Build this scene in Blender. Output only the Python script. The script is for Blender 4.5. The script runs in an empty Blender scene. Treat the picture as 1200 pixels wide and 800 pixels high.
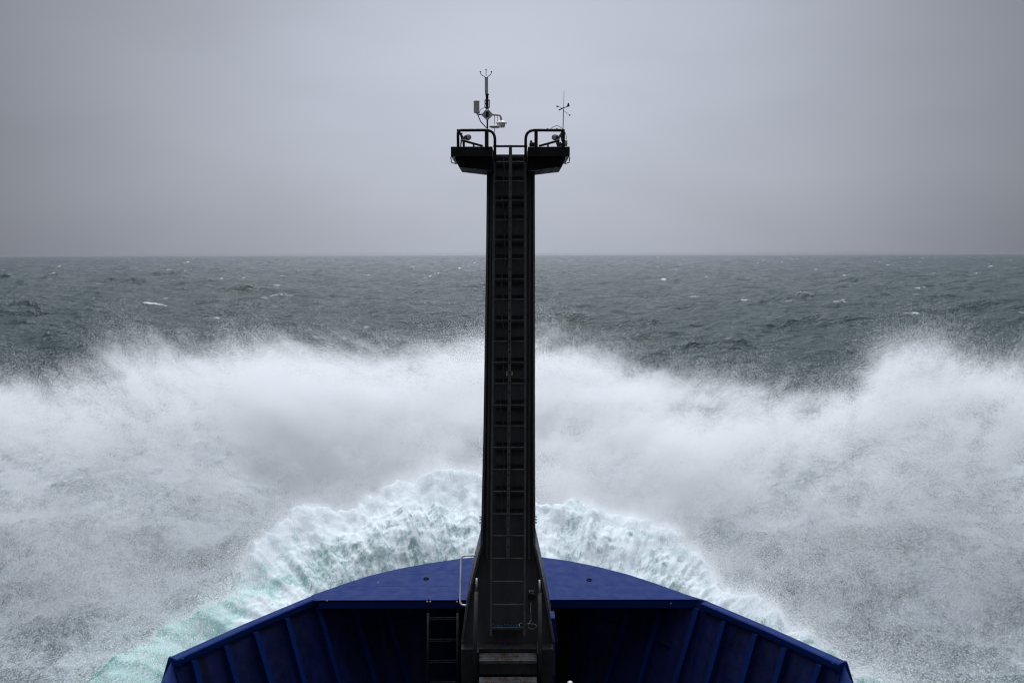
import bpy, bmesh, math, random
import numpy as np
from mathutils import Vector, Matrix

random.seed(7)
rng = np.random.default_rng(11)
SC = bpy.context.scene
C = SC.collection

# ------------------------------------------------------------------ camera
ZC = 10.0                      # eye height over the sea, metres
FPX = 1000.0                   # focal length in pixels of the 1200 px wide photograph
PITCH = math.atan(102.5 / FPX)
ROLL = 0.0025
cp, sp = math.cos(PITCH), math.sin(PITCH)
F = Vector((0, cp, -sp)); R0 = Vector((1, 0, 0)); U0 = Vector((0, sp, cp))
R_ = R0 * math.cos(ROLL) - U0 * math.sin(ROLL)
U_ = U0 * math.cos(ROLL) + R0 * math.sin(ROLL)
cam = bpy.data.cameras.new('camera'); camo = bpy.data.objects.new('camera', cam); C.objects.link(camo)
cam.sensor_width = 36.0; cam.lens = 36.0 * FPX / 1200.0
cam.clip_start = 0.1; cam.clip_end = 60000
camo.matrix_world = Matrix(((R_.x, U_.x, -F.x, 0), (R_.y, U_.y, -F.y, 0), (R_.z, U_.z, -F.z, ZC), (0, 0, 0, 1)))
SC.camera = camo

# ------------------------------------------------------------------ world (overcast sky)
SUN_EL, SUN_AZ = math.radians(52), math.radians(-6)   # azimuth from +Y towards +X
w = bpy.data.worlds.new('World'); SC.world = w; w.use_nodes = True
nt = w.node_tree; nt.nodes.clear()
def N(tree, t, **kw):
    n = tree.nodes.new(t)
    for k, v in kw.items(): setattr(n, k, v)
    return n
def mathn(tree, op, a, b=None, c=None):
    n = N(tree, 'ShaderNodeMath', operation=op)
    for i, v in enumerate((a, b, c)):
        if v is None: continue
        if isinstance(v, (int, float)): n.inputs[i].default_value = v
        else: tree.links.new(v, n.inputs[i])
    return n.outputs[0]
def smooth(tree, v, a, b, lo=0.0, hi=1.0):
    n = N(tree, 'ShaderNodeMapRange', interpolation_type='SMOOTHSTEP')
    tree.links.new(v, n.inputs[0])
    for i, x in zip((1, 2, 3, 4), (a, b, lo, hi)): n.inputs[i].default_value = x
    return n.outputs[0]
out = N(nt, 'ShaderNodeOutputWorld'); bg = N(nt, 'ShaderNodeBackground')
sky = N(nt, 'ShaderNodeTexSky', sky_type='NISHITA', sun_disc=False)
sky.sun_elevation = SUN_EL; sky.sun_rotation = SUN_AZ; sky.dust_density = 4; sky.air_density = 1.2
tc = N(nt, 'ShaderNodeTexCoord')
sepv = N(nt, 'ShaderNodeSeparateXYZ'); nt.links.new(tc.outputs['Generated'], sepv.inputs[0])
X, Y, Z = sepv.outputs
# a paler patch of thin cloud ahead of the bow, thick cloud low on the beams, bright high overcast
dx = mathn(nt, 'MULTIPLY', X, 1.0)
dz = mathn(nt, 'MULTIPLY', mathn(nt, 'SUBTRACT', Z, 0.19), 1.15)
rr = mathn(nt, 'SQRT', mathn(nt, 'ADD', mathn(nt, 'MULTIPLY', dx, dx), mathn(nt, 'MULTIPLY', dz, dz)))
patch = smooth(nt, rr, 0.0, 0.80, 1.0, 0.0)
patch = mathn(nt, 'MULTIPLY', patch, smooth(nt, Y, -0.2, 0.4))
nz = N(nt, 'ShaderNodeTexNoise'); nz.inputs['Scale'].default_value = 2.2; nz.inputs['Detail'].default_value = 3
mp = N(nt, 'ShaderNodeMapping'); mp.inputs['Scale'].default_value = (1, 1, 3.0)
nt.links.new(tc.outputs['Generated'], mp.inputs[0]); nt.links.new(mp.outputs[0], nz.inputs['Vector'])
cloud = smooth(nt, nz.outputs[0], 0.25, 0.75, 0.93, 1.07)
high = smooth(nt, mathn(nt, 'MULTIPLY_ADD', Y, 0.30, Z), 0.56, 1.02, 0.0, 1.0)
HIGH_L = 2.8
lum = mathn(nt, 'ADD', mathn(nt, 'MULTIPLY', patch, 0.425), 0.128)
lum = mathn(nt, 'ADD', mathn(nt, 'MULTIPLY', lum, cloud), mathn(nt, 'MULTIPLY', high, HIGH_L))
tint = N(nt, 'ShaderNodeMix', data_type='RGBA')
tint.inputs[6].default_value = (0.925, 0.99, 1.155, 1); tint.inputs[7].default_value = (0.96, 1.0, 1.09, 1)
nt.links.new(high, tint.inputs[0])
vm = N(nt, 'ShaderNodeVectorMath', operation='SCALE')
nt.links.new(tint.outputs[2], vm.inputs[0]); nt.links.new(lum, vm.inputs[3])
vs = N(nt, 'ShaderNodeVectorMath', operation='SCALE'); vs.inputs[3].default_value = 0.0025
nt.links.new(sky.outputs[0], vs.inputs[0])
va = N(nt, 'ShaderNodeVectorMath', operation='ADD')
nt.links.new(vm.outputs[0], va.inputs[0]); nt.links.new(vs.outputs[0], va.inputs[1])
nt.links.new(va.outputs[0], bg.inputs[0]); bg.inputs[1].default_value = 1.0
nt.links.new(bg.outputs[0], out.inputs[0])

sl = bpy.data.lights.new('sun', 'SUN'); slo = bpy.data.objects.new('sun', sl); C.objects.link(slo)
sl.energy = 1.15; sl.angle = math.radians(28); sl.color = (1.0, 0.985, 0.96)
sd = Vector((math.sin(SUN_AZ) * math.cos(SUN_EL), math.cos(SUN_AZ) * math.cos(SUN_EL), math.sin(SUN_EL)))
slo.rotation_euler = (-sd).to_track_quat('-Z', 'Y').to_euler(); slo.location = (0, 40, 120)

SC.view_settings.view_transform = 'Standard'; SC.view_settings.look = 'None'
SC.view_settings.exposure = 0.0; SC.view_settings.gamma = 1.0; SC.view_settings.use_curve_mapping = False
SC.cycles.use_denoising = True
SC.cycles.max_bounces = 10; SC.cycles.diffuse_bounces = 6; SC.cycles.glossy_bounces = 3
SC.cycles.transmission_bounces = 6; SC.cycles.volume_bounces = 0
SC.cycles.caustics_reflective = False; SC.cycles.caustics_refractive = False
SC.cycles.filter_width = 1.2

# ------------------------------------------------------------------ helpers
def ray(px, py):
    return F + R_ * ((px - 600) / FPX) + U_ * ((400 - py) / FPX)
def at(px, py, y):                      # the point seen at a pixel, at forward distance y
    d = ray(px, py); t = y / d.y
    return Vector((d.x * t, y, ZC + d.z * t))
def atz(px, py, z):                     # the point seen at a pixel, at height z
    d = ray(px, py); t = (z - ZC) / d.z
    return Vector((d.x * t, d.y * t, z))

def tag(o, label=None, cat=None, group=None, kind=None):
    if label: o['label'] = label
    if cat: o['category'] = cat
    if group: o['group'] = group
    if kind: o['kind'] = kind
    return o
def empty(name, loc, label, cat, group=None):
    o = bpy.data.objects.new(name, None); C.objects.link(o); o.location = loc
    o.empty_display_size = 0.2
    return tag(o, label, cat, group)

class MB:
    """collects shapes given in world coordinates"""
    def __init__(s): s.bm = bmesh.new()
    def poly(s, pts):
        vs = [s.bm.verts.new(p) for p in pts]
        return s.bm.faces.new(vs)
    def prism(s, pts, off):              # polygon extruded by a vector
        off = Vector(off); n = len(pts)
        a = [s.bm.verts.new(Vector(p)) for p in pts]; b = [s.bm.verts.new(Vector(p) + off) for p in pts]
        s.bm.faces.new(a); s.bm.faces.new(list(reversed(b)))
        for i in range(n):
            j = (i + 1) % n
            s.bm.faces.new((a[j], a[i], b[i], b[j]))
        return s
    def box(s, lo, hi):
        x0, y0, z0 = lo; x1, y1, z1 = hi
        return s.prism([(x0, y0, z0), (x1, y0, z0), (x1, y1, z0), (x0, y1, z0)], (0, 0, z1 - z0))
    def tube(s, pts, r, seg=10, closed=False, r2=None):
        pts = [Vector(p) for p in pts]; n = len(pts); rings = []
        prev = None
        for i, p in enumerate(pts):
            if closed: t = pts[(i + 1) % n] - pts[i - 1]
            else: t = pts[min(i + 1, n - 1)] - pts[max(i - 1, 0)]
            t.normalize()
            if prev is None:
                a = t.orthogonal().normalized()
            else:
                a = (prev - t * prev.dot(t)).normalized()
            prev = a; b = t.cross(a)
            rad = r if r2 is None else r + (r2 - r) * i / max(1, n - 1)
            rings.append([s.bm.verts.new(p + (a * math.cos(k * 2 * math.pi / seg) + b * math.sin(k * 2 * math.pi / seg)) * rad) for k in range(seg)])
        for i in range(n if closed else n - 1):
            A, B = rings[i], rings[(i + 1) % n]
            for k in range(seg):
                s.bm.faces.new((A[k], A[(k + 1) % seg], B[(k + 1) % seg], B[k]))
        if not closed:
            s.bm.faces.new(list(reversed(rings[0]))); s.bm.faces.new(rings[-1])
        return s
    def lathe(s, base, prof, seg=20, axis=(0, 0, 1)):   # prof: (radius, height)
        base = Vector(base); ax = Vector(axis).normalized(); a = ax.orthogonal().normalized(); b = ax.cross(a)
        rings = []
        for r, h in prof:
            rings.append([s.bm.verts.new(base + ax * h + (a * math.cos(k * 2 * math.pi / seg) + b * math.sin(k * 2 * math.pi / seg)) * max(r, 1e-4)) for k in range(seg)])
        for A, B in zip(rings, rings[1:]):
            for k in range(seg): s.bm.faces.new((A[k], A[(k + 1) % seg], B[(k + 1) % seg], B[k]))
        s.bm.faces.new(list(reversed(rings[0]))); s.bm.faces.new(rings[-1])
        return s
    def build(s, name, mat, parent=None, bevel=0.0, smooth_=False):
        bmesh.ops.recalc_face_normals(s.bm, faces=s.bm.faces)
        me = bpy.data.meshes.new(name)
        if parent is not None:
            bmesh.ops.translate(s.bm, verts=s.bm.verts, vec=-wloc(parent))
        s.bm.to_mesh(me); s.bm.free()
        o = bpy.data.objects.new(name, me); C.objects.link(o); me.materials.append(mat)
        if parent is not None: o.parent = parent
        if smooth_:
            for p in me.polygons: p.use_smooth = True
        if bevel:
            m = o.modifiers.new('bevel', 'BEVEL'); m.width = bevel; m.segments = 2; m.limit_method = 'ANGLE'
        return o
def wloc(o):
    v = Vector((0, 0, 0))
    while o is not None: v += Vector(o.location); o = o.parent
    return v
def arc(c, r, a0, a1, u, v, n=8):
    c = Vector(c); u = Vector(u); v = Vector(v)
    return [c + (u * math.cos(a) + v * math.sin(a)) * r for a in [a0 + (a1 - a0) * i / n for i in range(n + 1)]]
def bend(pts, r, n=6):                  # round the corners of a polyline
    pts = [Vector(p) for p in pts]; o = [pts[0]]
    for a, b, c in zip(pts, pts[1:], pts[2:]):
        p = b + (a - b).normalized() * min(r, (a - b).length * .49); q = b + (c - b).normalized() * min(r, (c - b).length * .49)
        for i in range(n + 1):
            t = i / n; o.append(p * (1 - t) ** 2 + b * 2 * t * (1 - t) + q * t * t)
    o.append(pts[-1]); return o
def interp(xs, ys):
    return lambda v: float(np.interp(v, xs, ys))

# ------------------------------------------------------------------ materials
def mat(name, col, rough=0.5, metal=0.0, var=0.15, scale=6.0, bump=0.05, bscale=40.0, stain=None, sscale=3.0, sth=(0.58, 0.72), spec=0.5, streak=False):
    m = bpy.data.materials.new(name); m.use_nodes = True; t = m.node_tree
    b = t.nodes['Principled BSDF']; b.inputs['Roughness'].default_value = rough; b.inputs['Metallic'].default_value = metal
    b.inputs['Specular IOR Level'].default_value = spec
    tc = N(t, 'ShaderNodeTexCoord'); vec = tc.outputs['Object']
    if streak:
        mm = N(t, 'ShaderNodeMapping'); mm.inputs['Scale'].default_value = (1, 1, 0.12)
        t.links.new(vec, mm.inputs[0]); svec = mm.outputs[0]
    else: svec = vec
    n1 = N(t, 'ShaderNodeTexNoise'); n1.inputs['Scale'].default_value = scale; n1.inputs['Detail'].default_value = 6
    n1.inputs['Roughness'].default_value = 0.65
    t.links.new(svec, n1.inputs['Vector'])
    f = smooth(t, n1.outputs[0], 0.3, 0.7, 1 - var, 1 + var)
    vmul = N(t, 'ShaderNodeVectorMath', operation='SCALE'); vmul.inputs[0].default_value = col[:3]
    t.links.new(f, vmul.inputs[3]); res = vmul.outputs[0]
    if stain:
        n2 = N(t, 'ShaderNodeTexNoise'); n2.inputs['Scale'].default_value = sscale; n2.inputs['Detail'].default_value = 8
        n2.inputs['Roughness'].default_value = 0.7
        t.links.new(svec, n2.inputs['Vector'])
        mx = N(t, 'ShaderNodeMix', data_type='RGBA'); mx.inputs[7].default_value = (*stain, 1)
        t.links.new(smooth(t, n2.outputs[0], sth[0], sth[1]), mx.inputs[0]); t.links.new(res, mx.inputs[6]); res = mx.outputs[2]
    t.links.new(res, b.inputs['Base Color'])
    nr = N(t, 'ShaderNodeTexNoise'); nr.inputs['Scale'].default_value = scale * 2.5; nr.inputs['Detail'].default_value = 4
    t.links.new(vec, nr.inputs['Vector'])
    t.links.new(smooth(t, nr.outputs[0], 0.3, 0.7, max(0.03, rough - 0.12), min(1, rough + 0.12)), b.inputs['Roughness'])
    if bump:
        nb = N(t, 'ShaderNodeTexNoise'); nb.inputs['Scale'].default_value = bscale; nb.inputs['Detail'].default_value = 5
        t.links.new(vec, nb.inputs['Vector'])
        bp = N(t, 'ShaderNodeBump'); bp.inputs['Strength'].default_value = bump; bp.inputs['Distance'].default_value = 0.02
        t.links.new(nb.outputs[0], bp.inputs['Height']); t.links.new(bp.outputs[0], b.inputs['Normal'])
    return m
M = {}
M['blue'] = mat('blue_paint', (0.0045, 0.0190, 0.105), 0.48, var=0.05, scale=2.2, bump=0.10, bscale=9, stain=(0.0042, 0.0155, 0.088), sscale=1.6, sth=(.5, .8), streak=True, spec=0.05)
M['blue_in'] = mat('blue_paint_shaded', (0.003, 0.008, 0.060), 0.55, var=0.35, scale=3.0, bump=0.12, bscale=9, stain=(0.001, 0.002, 0.010), sscale=3.5, sth=(.5, .75), streak=True, spec=.3)  # same blue paint, darkened for the shade inside the bulwark, a little dirtier
M['black'] = mat('black_mast_paint', (0.0240, 0.0230, 0.0260), 0.55, var=0.35, scale=5, bump=0.08, bscale=20, stain=(0.034, 0.031, 0.033), sscale=5, streak=True, spec=0.3)
M['black2'] = mat('black_platform_paint', (0.004, 0.004, 0.0042), 0.6, var=0.3, bump=0.05, spec=0.25)
M['dark'] = mat('shade_black', (0.002, 0.002, 0.003), 0.8, var=0.4, spec=.15)  # near-black that paints in the shade of recesses and undersides
M['charcoal_shade'] = mat('charcoal_steel_shaded', (0.017, 0.0165, 0.019), 0.55, var=0.3, scale=8, spec=.3)  # charcoal steel darkened to carry the shade round the mast foot
M['charcoal'] = mat('charcoal_steel', (0.034, 0.033, 0.037), 0.55, var=0.3, scale=8, spec=.35)
M['steel'] = mat('bare_steel', (0.28, 0.29, 0.30), 0.4, 0.5, var=0.25, scale=20)
M['galv'] = mat('rusty_galvanised', (0.060, 0.062, 0.068), 0.5, 0.3, var=0.4, scale=14, stain=(0.035, 0.014, 0.006), sscale=7, sth=(.48, .6))
M['white'] = mat('white_enamel', (0.62, 0.62, 0.60), 0.35, var=0.08, stain=(0.4, 0.33, 0.22), sscale=9, sth=(.62, .8))
M['grey'] = mat('grey_plastic', (0.36, 0.36, 0.35), 0.45, var=0.15)
M['tan'] = mat('tan_label', (0.30, 0.23, 0.14), 0.6, var=0.3, scale=60)
M['yellow'] = mat('yellow_cap', (0.55, 0.45, 0.16), 0.5)
M['red'] = mat('red_cup', (0.20, 0.05, 0.04), 0.5)
M['cyan'] = mat('blue_pads', (0.006, 0.05, 0.12), 0.5, var=0.5, scale=30)
M['glass'] = mat('lamp_glass', (0.35, 0.42, 0.5), 0.1, var=0.05, bump=0)
M['pale'] = mat('pale_rail_paint', (0.78, 0.78, 0.76), 0.4, var=0.15, stain=(0.25, 0.14, 0.06), sscale=9, sth=(.62, .75))
M['rubber'] = mat('rubber_cable', (0.02, 0.02, 0.02), 0.6)
M['cable'] = mat('pale_cable', (0.16, 0.16, 0.15), 0.6)

# ------------------------------------------------------------------ noise fields (numpy)
def fft_noise(shape, beta, kmin=1.0, aniso=None, seed=0, kmax=None):
    r = np.random.default_rng(seed); f = np.fft.rfftn(r.standard_normal(shape).astype(np.float32))
    ks = [np.fft.fftfreq(n) * n for n in shape[:-1]] + [np.fft.rfftfreq(shape[-1]) * shape[-1]]
    if aniso: ks = [k * a for k, a in zip(ks, aniso)]
    g = np.meshgrid(*ks, indexing='ij'); k = np.sqrt(sum(x * x for x in g))
    k0 = np.maximum(k, kmin); a = k0 ** (-beta); a[k < kmin] *= 0.3; a.flat[0] = 0
    if kmax: a *= np.exp(-(k / kmax) ** 2)
    o = np.fft.irfftn(f * a, s=shape); o -= o.mean(); return (o / o.std()).astype(np.float32)
def samp2(n, x, y, px, py):              # bilinear, wrapping; px, py: period in metres
    h, w_ = n.shape; u = (x / px) % 1 * h; v = (y / py) % 1 * w_
    i = np.floor(u).astype(np.int32); j = np.floor(v).astype(np.int32); fu = (u - i).astype(np.float32); fv = (v - j).astype(np.float32)
    i %= h; j %= w_; i2 = (i + 1) % h; j2 = (j + 1) % w_
    return (n[i, j] * (1 - fu) + n[i2, j] * fu) * (1 - fv) + (n[i, j2] * (1 - fu) + n[i2, j2] * fu) * fv
def samp3(n, x, y, z, P):
    s = n.shape; c = [(q / p) % 1 * m for q, p, m in zip((x, y, z), P, s)]
    i0 = [np.floor(q).astype(np.int32) for q in c]; f = [(q - i).astype(np.float32) for q, i in zip(c, i0)]
    i0 = [i % m for i, m in zip(i0, s)]; i1 = [(i + 1) % m for i, m in zip(i0, s)]
    r = 0
    for a in (0, 1):
        for b in (0, 1):
            for d in (0, 1):
                wgt = (f[0] if a else 1 - f[0]) * (f[1] if b else 1 - f[1]) * (f[2] if d else 1 - f[2])
                r = r + wgt * n[(i1 if a else i0)[0], (i1 if b else i0)[1], (i1 if d else i0)[2]]
    return r
def sstep(v, a, b):
    t = np.clip((v - a) / (b - a), 0, 1); return t * t * (3 - 2 * t)
def grid_mesh(name, P, attrs, m, parent=None):          # P: (rows, cols, 3)
    r, c, _ = P.shape; me = bpy.data.meshes.new(name)
    me.vertices.add(r * c); me.vertices.foreach_set('co', P.reshape(-1).astype(np.float32))
    i = np.arange(r * c, dtype=np.int32).reshape(r, c)
    q = np.stack([i[:-1, :-1], i[:-1, 1:], i[1:, 1:], i[1:, :-1]], -1).reshape(-1)
    nf = len(q) // 4
    me.loops.add(nf * 4); me.loops.foreach_set('vertex_index', q)
    me.polygons.add(nf); me.polygons.foreach_set('loop_start', np.arange(0, nf * 4, 4, dtype=np.int32))
    me.update(calc_edges=True)
    me.polygons.foreach_set('use_smooth', np.ones(nf, bool))
    for k, v in attrs.items():
        a = me.attributes.new(k, 'FLOAT', 'POINT'); a.data.foreach_set('value', v.reshape(-1).astype(np.float32))
    me.materials.append(m); o = bpy.data.objects.new(name, me); C.objects.link(o)
    return o

# ------------------------------------------------------------------ sea
def sea_mat():
    m = bpy.data.materials.new('sea_water'); m.use_nodes = True; t = m.node_tree; b = t.nodes['Principled BSDF']
    b.inputs['IOR'].default_value = 1.33; b.inputs['Specular IOR Level'].default_value = 0.34; b.inputs['Roughness'].default_value = 0.14
    at_ = N(t, 'ShaderNodeAttribute', attribute_name='foam')
    geo = N(t, 'ShaderNodeNewGeometry')
    mp = N(t, 'ShaderNodeMapping'); mp.inputs['Scale'].default_value = (1, 1.6, 1); mp.inputs['Rotation'].default_value = (0, 0, 0.12)
    t.links.new(geo.outputs['Position'], mp.inputs[0])
    hs = None
    for sc_, am, de in ((0.5, 0.9, 7), (2.2, 0.20, 5)):
        n = N(t, 'ShaderNodeTexNoise'); n.inputs['Scale'].default_value = sc_; n.inputs['Detail'].default_value = de
        n.inputs['Roughness'].default_value = 0.6; n.inputs['Distortion'].default_value = 0.4
        t.links.new(mp.outputs[0], n.inputs['Vector'])
        v = mathn(t, 'MULTIPLY', n.outputs[0], am); hs = v if hs is None else mathn(t, 'ADD', hs, v)
    bp = N(t, 'ShaderNodeBump'); bp.inputs['Strength'].default_value = 0.95; bp.inputs['Distance'].default_value = 1.0
    t.links.new(hs, bp.inputs['Height']); t.links.new(bp.outputs[0], b.inputs['Normal'])
    nf = N(t, 'ShaderNodeTexNoise'); nf.inputs['Scale'].default_value = 1.6; nf.inputs['Detail'].default_value = 8; nf.inputs['Roughness'].default_value = .75
    t.links.new(mp.outputs[0], nf.inputs['Vector'])
    ff = mathn(t, 'MULTIPLY', at_.outputs['Fac'], smooth(t, nf.outputs[0], 0.42, 0.56))
    mx = N(t, 'ShaderNodeMix', data_type='RGBA'); mx.inputs[6].default_value = (0.006, 0.030, 0.033, 1); mx.inputs[7].default_value = (0.75, 0.78, 0.8, 1)
    t.links.new(ff, mx.inputs[0]); t.links.new(mx.outputs[2], b.inputs['Base Color'])
    t.links.new(mathn(t, 'MULTIPLY_ADD', ff, 0.6, 0.14), b.inputs['Roughness'])
    return m
M['sea'] = sea_mat()
def build_sea():
    q = 0.0038; d = [26.0]
    while d[-1] < 12300: d.append(d[-1] * (1 + q) + 0.02)
    d = np.array(d, np.float64); az = np.linspace(-0.86, 0.86, 1500)
    D, A = np.meshgrid(d, az, indexing='ij'); x = D * np.sin(A); y = D * np.cos(A)
    step = D * q + 0.02
    z = np.zeros_like(x); ox = np.zeros_like(x); oy = np.zeros_like(x)
    r = np.random.default_rng(3)
    for i in range(46):
        L = 5.0 * (60 / 5.0) ** (r.random() ** 0.8); th = math.radians(-97 + r.normal() * 26)   # waves run towards the ship
        k = 2 * math.pi / L; amp = 0.0130 * L ** 0.70 * (0.5 + r.random())
        if L > 28: amp *= 0.8
        kx, ky = k * math.cos(th), k * math.sin(th); ph = r.random() * 6.283
        at_ = np.clip((L / step[:, :1] - 2.0) / 3.0, 0, 1)
        p = (kx * x + ky * y + ph).astype(np.float32); c, s_ = np.cos(p), np.sin(p)
        z += amp * at_ * c; ox -= amp * at_ * math.cos(th) * s_ * 1.1; oy -= amp * at_ * math.sin(th) * s_ * 1.1
    ca, sa = math.cos(.16), math.sin(.16); xr = x * ca + y * sa; yr = -x * sa + y * ca
    t1 = fft_noise((1024, 1024), 1.75, 9, aniso=(1.7, 1.0), seed=5)         # short choppy waves, crests across the wind
    t2 = fft_noise((1024, 1024), 2.0, 22, aniso=(1.6, 1.0), seed=6)
    w1 = samp2(t1, xr, yr, 61, 61); w2 = samp2(t2, x + 17, y, 420, 420); w3 = samp2(t1, x * .97 - 5, y, 173, 173)
    peak = lambda v: v + 0.16 * np.abs(v) * v                              # sharper crests
    z += 0.080 * peak(w1) * np.clip(1.3 / step, 0.25, 1) + 0.165 * peak(w3) + 0.09 * w2
    n = fft_noise((1024, 1024), 1.1, 4, seed=7)
    m1 = samp2(n, x, y, 900, 1300); m2 = samp2(n, y, x, 310, 260)
    foam = sstep(w3 + 0.5 * w1, 2.6, 3.2) * sstep(m2, 0.6, 1.6) * (D < 900) + sstep(w2 + .9 * w3, 3.3, 3.8) * sstep(m1, 0.6, 1.4)
    foam = np.clip(foam, 0, 1)
    calm = sstep(D, 34, 75); z = z * calm - (1 - calm) * 1.6; ox *= calm; oy *= calm
    curv = (D * D) / (2 * 6.371e6)
    P = np.stack([x + ox, y + oy, z - curv], -1)
    o = grid_mesh('sea', P, {'foam': foam}, M['sea'])
    tag(o, 'dark grey green choppy sea reaching the misty horizon', 'sea', kind='structure')
build_sea()

# ------------------------------------------------------------------ broken water round the bow
M_FO = None
def foam_mat(name):
    m = bpy.data.materials.new(name); m.use_nodes = True; t = m.node_tree; b = t.nodes['Principled BSDF']
    b.inputs['IOR'].default_value = 1.33
    a1 = N(t, 'ShaderNodeAttribute', attribute_name='foam'); a2 = N(t, 'ShaderNodeAttribute', attribute_name='air')
    geo = N(t, 'ShaderNodeNewGeometry')
    n = N(t, 'ShaderNodeTexNoise'); n.inputs['Scale'].default_value = 4.5; n.inputs['Detail'].default_value = 10; n.inputs['Roughness'].default_value = .72
    n.inputs['Distortion'].default_value = 0.8
    t.links.new(geo.outputs['Position'], n.inputs['Vector'])
    f = mathn(t, 'ADD', a1.outputs['Fac'], mathn(t, 'MULTIPLY', mathn(t, 'SUBTRACT', n.outputs[0], 0.5), 2.0))
    a3 = N(t, 'ShaderNodeAttribute', attribute_name='arc'); a4 = N(t, 'ShaderNodeAttribute', attribute_name='rad'); a5 = N(t, 'ShaderNodeAttribute', attribute_name='inner')
    cx = N(t, 'ShaderNodeCombineXYZ'); t.links.new(a3.outputs['Fac'], cx.inputs[0]); t.links.new(a4.outputs['Fac'], cx.inputs[1])
    sn = N(t, 'ShaderNodeTexNoise'); sn.inputs['Scale'].default_value = 1.5; sn.inputs['Detail'].default_value = 9; sn.inputs['Roughness'].default_value = .68
    sn.inputs['Distortion'].default_value = 0.6
    t.links.new(cx.outputs[0], sn.inputs['Vector'])
    f = mathn(t, 'ADD', f, mathn(t, 'MULTIPLY', mathn(t, 'MULTIPLY', mathn(t, 'SUBTRACT', sn.outputs[0], 0.5), 1.0), a5.outputs['Fac']))
    f = smooth(t, f, -0.05, 0.95)
    deep = N(t, 'ShaderNodeMix', data_type='RGBA'); deep.inputs[6].default_value = (0.085, 0.115, 0.125, 1); deep.inputs[7].default_value = (0.27, 0.47, 0.44, 1)
    t.links.new(a2.outputs['Fac'], deep.inputs[0])
    wt = N(t, 'ShaderNodeMix', data_type='RGBA'); wt.inputs[6].default_value = (0.34, 0.385, 0.41, 1); wt.inputs[7].default_value = (0.58, 0.64, 0.66, 1)
    t.links.new(a5.outputs['Fac'], wt.inputs[0])
    mx = N(t, 'ShaderNodeMix', data_type='RGBA'); t.links.new(wt.outputs[2], mx.inputs[7])
    t.links.new(f, mx.inputs[0]); t.links.new(deep.outputs[2], mx.inputs[6]); t.links.new(mx.outputs[2], b.inputs['Base Color'])
    t.links.new(mathn(t, 'MULTIPLY_ADD', f, 0.6, 0.25), b.inputs['Roughness'])
    nb = N(t, 'ShaderNodeTexNoise'); nb.inputs['Scale'].default_value = 7; nb.inputs['Detail'].default_value = 7; nb.inputs['Roughness'].default_value = .7
    t.links.new(geo.outputs['Position'], nb.inputs['Vector'])
    bp = N(t, 'ShaderNodeBump'); bp.inputs['Strength'].default_value = 0.45; bp.inputs['Distance'].default_value = 0.08
    t.links.new(nb.outputs[0], bp.inputs['Height']); t.links.new(bp.outputs[0], b.inputs['Normal'])
    return m
M['foam'] = foam_mat('broken_water')

# ridge of the bow wave: pixel, pixel, assumed distance
ridge_px = [(150, 800, 12.5), (215, 745, 13.6), (262, 700, 14.8), (300, 655, 16.0), (345, 610, 17.4), (400, 588, 18.3), (450, 566, 19.0), (500, 558, 19.4), (540, 562, 19.6),
            (600, 570, 19.7), (645, 581, 19.5), (700, 594, 19.0), (755, 617, 18.2), (800, 645, 17.2), (845, 672, 16.2), (880, 700, 15.2), (930, 745, 14.0), (1010, 800, 12.8)]
RC = Vector((0, 11.0))
rp = []
for px, py, y in ridge_px:
    p = at(px, py, y); dx_, dy_ = p.x - RC.x, p.y - RC.y
    rp.append((math.atan2(dx_, dy_), math.hypot(dx_, dy_), p.z))
rphi, rrad, rz = [np.array(v) for v in zip(*rp)]
print('sea ok'); print('ridge', [(round(float(a), 2), round(float(b), 1), round(float(c), 1)) for a, b, c in zip(rphi, rrad, rz)])
nA = fft_noise((1024, 1024), 1.35, 3, seed=21)
nB = fft_noise((1024, 1024), 1.0, 6, seed=22)
nC = fft_noise((1024, 1024), 1.7, 6, seed=24)
nD = fft_noise((1024, 1024), 2.3, 3, seed=25)
nS = fft_noise((2048, 256), 1.1, 6, aniso=(1, 14), seed=23)     # streaks: varies fast along the first axis
def ridge_at(phi):
    ph = np.clip(phi, -3.2, 3.2)
    xs = np.concatenate([[-3.2, -2.4], rphi, [2.4, 3.2]]); 
    return np.interp(ph, xs, np.concatenate([[5.4, 5.4], rrad, [5.4, 5.4]])), np.interp(ph, xs, np.concatenate([[0.6, 0.7], rz, [0.7, 0.6]]))
def foam_height(x, y):
    phi = np.arctan2(x - RC.x, y - RC.y); r = np.hypot(x - RC.x, y - RC.y)
    Rr, Zr = ridge_at(phi)
    wob = samp2(nC, phi * 6, phi * 0 + 1, 22, 22) * 0.26 + samp2(nC, phi * 6, r * .3, 5, 5) * 0.03
    Rr = Rr + wob; Zr = Zr + 0.06 * samp2(nC, phi * 6 + 4, phi * 0, 14, 14)
    ins = np.clip(Rr - r, 0, None)
    zin = Zr - 0.20 * ins ** 1.15 - 0.03 * ins ** 2
    outd = np.clip(r - Rr, 0, None)
    base = 0.35 + 0.38 * samp2(nD, x, y, 40, 40)
    zout = base + (Zr - base) * np.exp(-(outd / 1.5) ** 1.5)
    z = np.where(r < Rr, zin, zout)
    near = np.exp(-((r - Rr * .75) / (Rr * .45)) ** 2)
    streak = samp2(nS, phi * 6, r, 6.283 * 2.0, 24)
    z = z + near * 0.012 * streak + 0.10 * samp2(nD, x, y, 13, 13) + 0.022 * samp2(nC, x, y, 7, 7)
    return z, phi, r, Rr, streak
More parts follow.
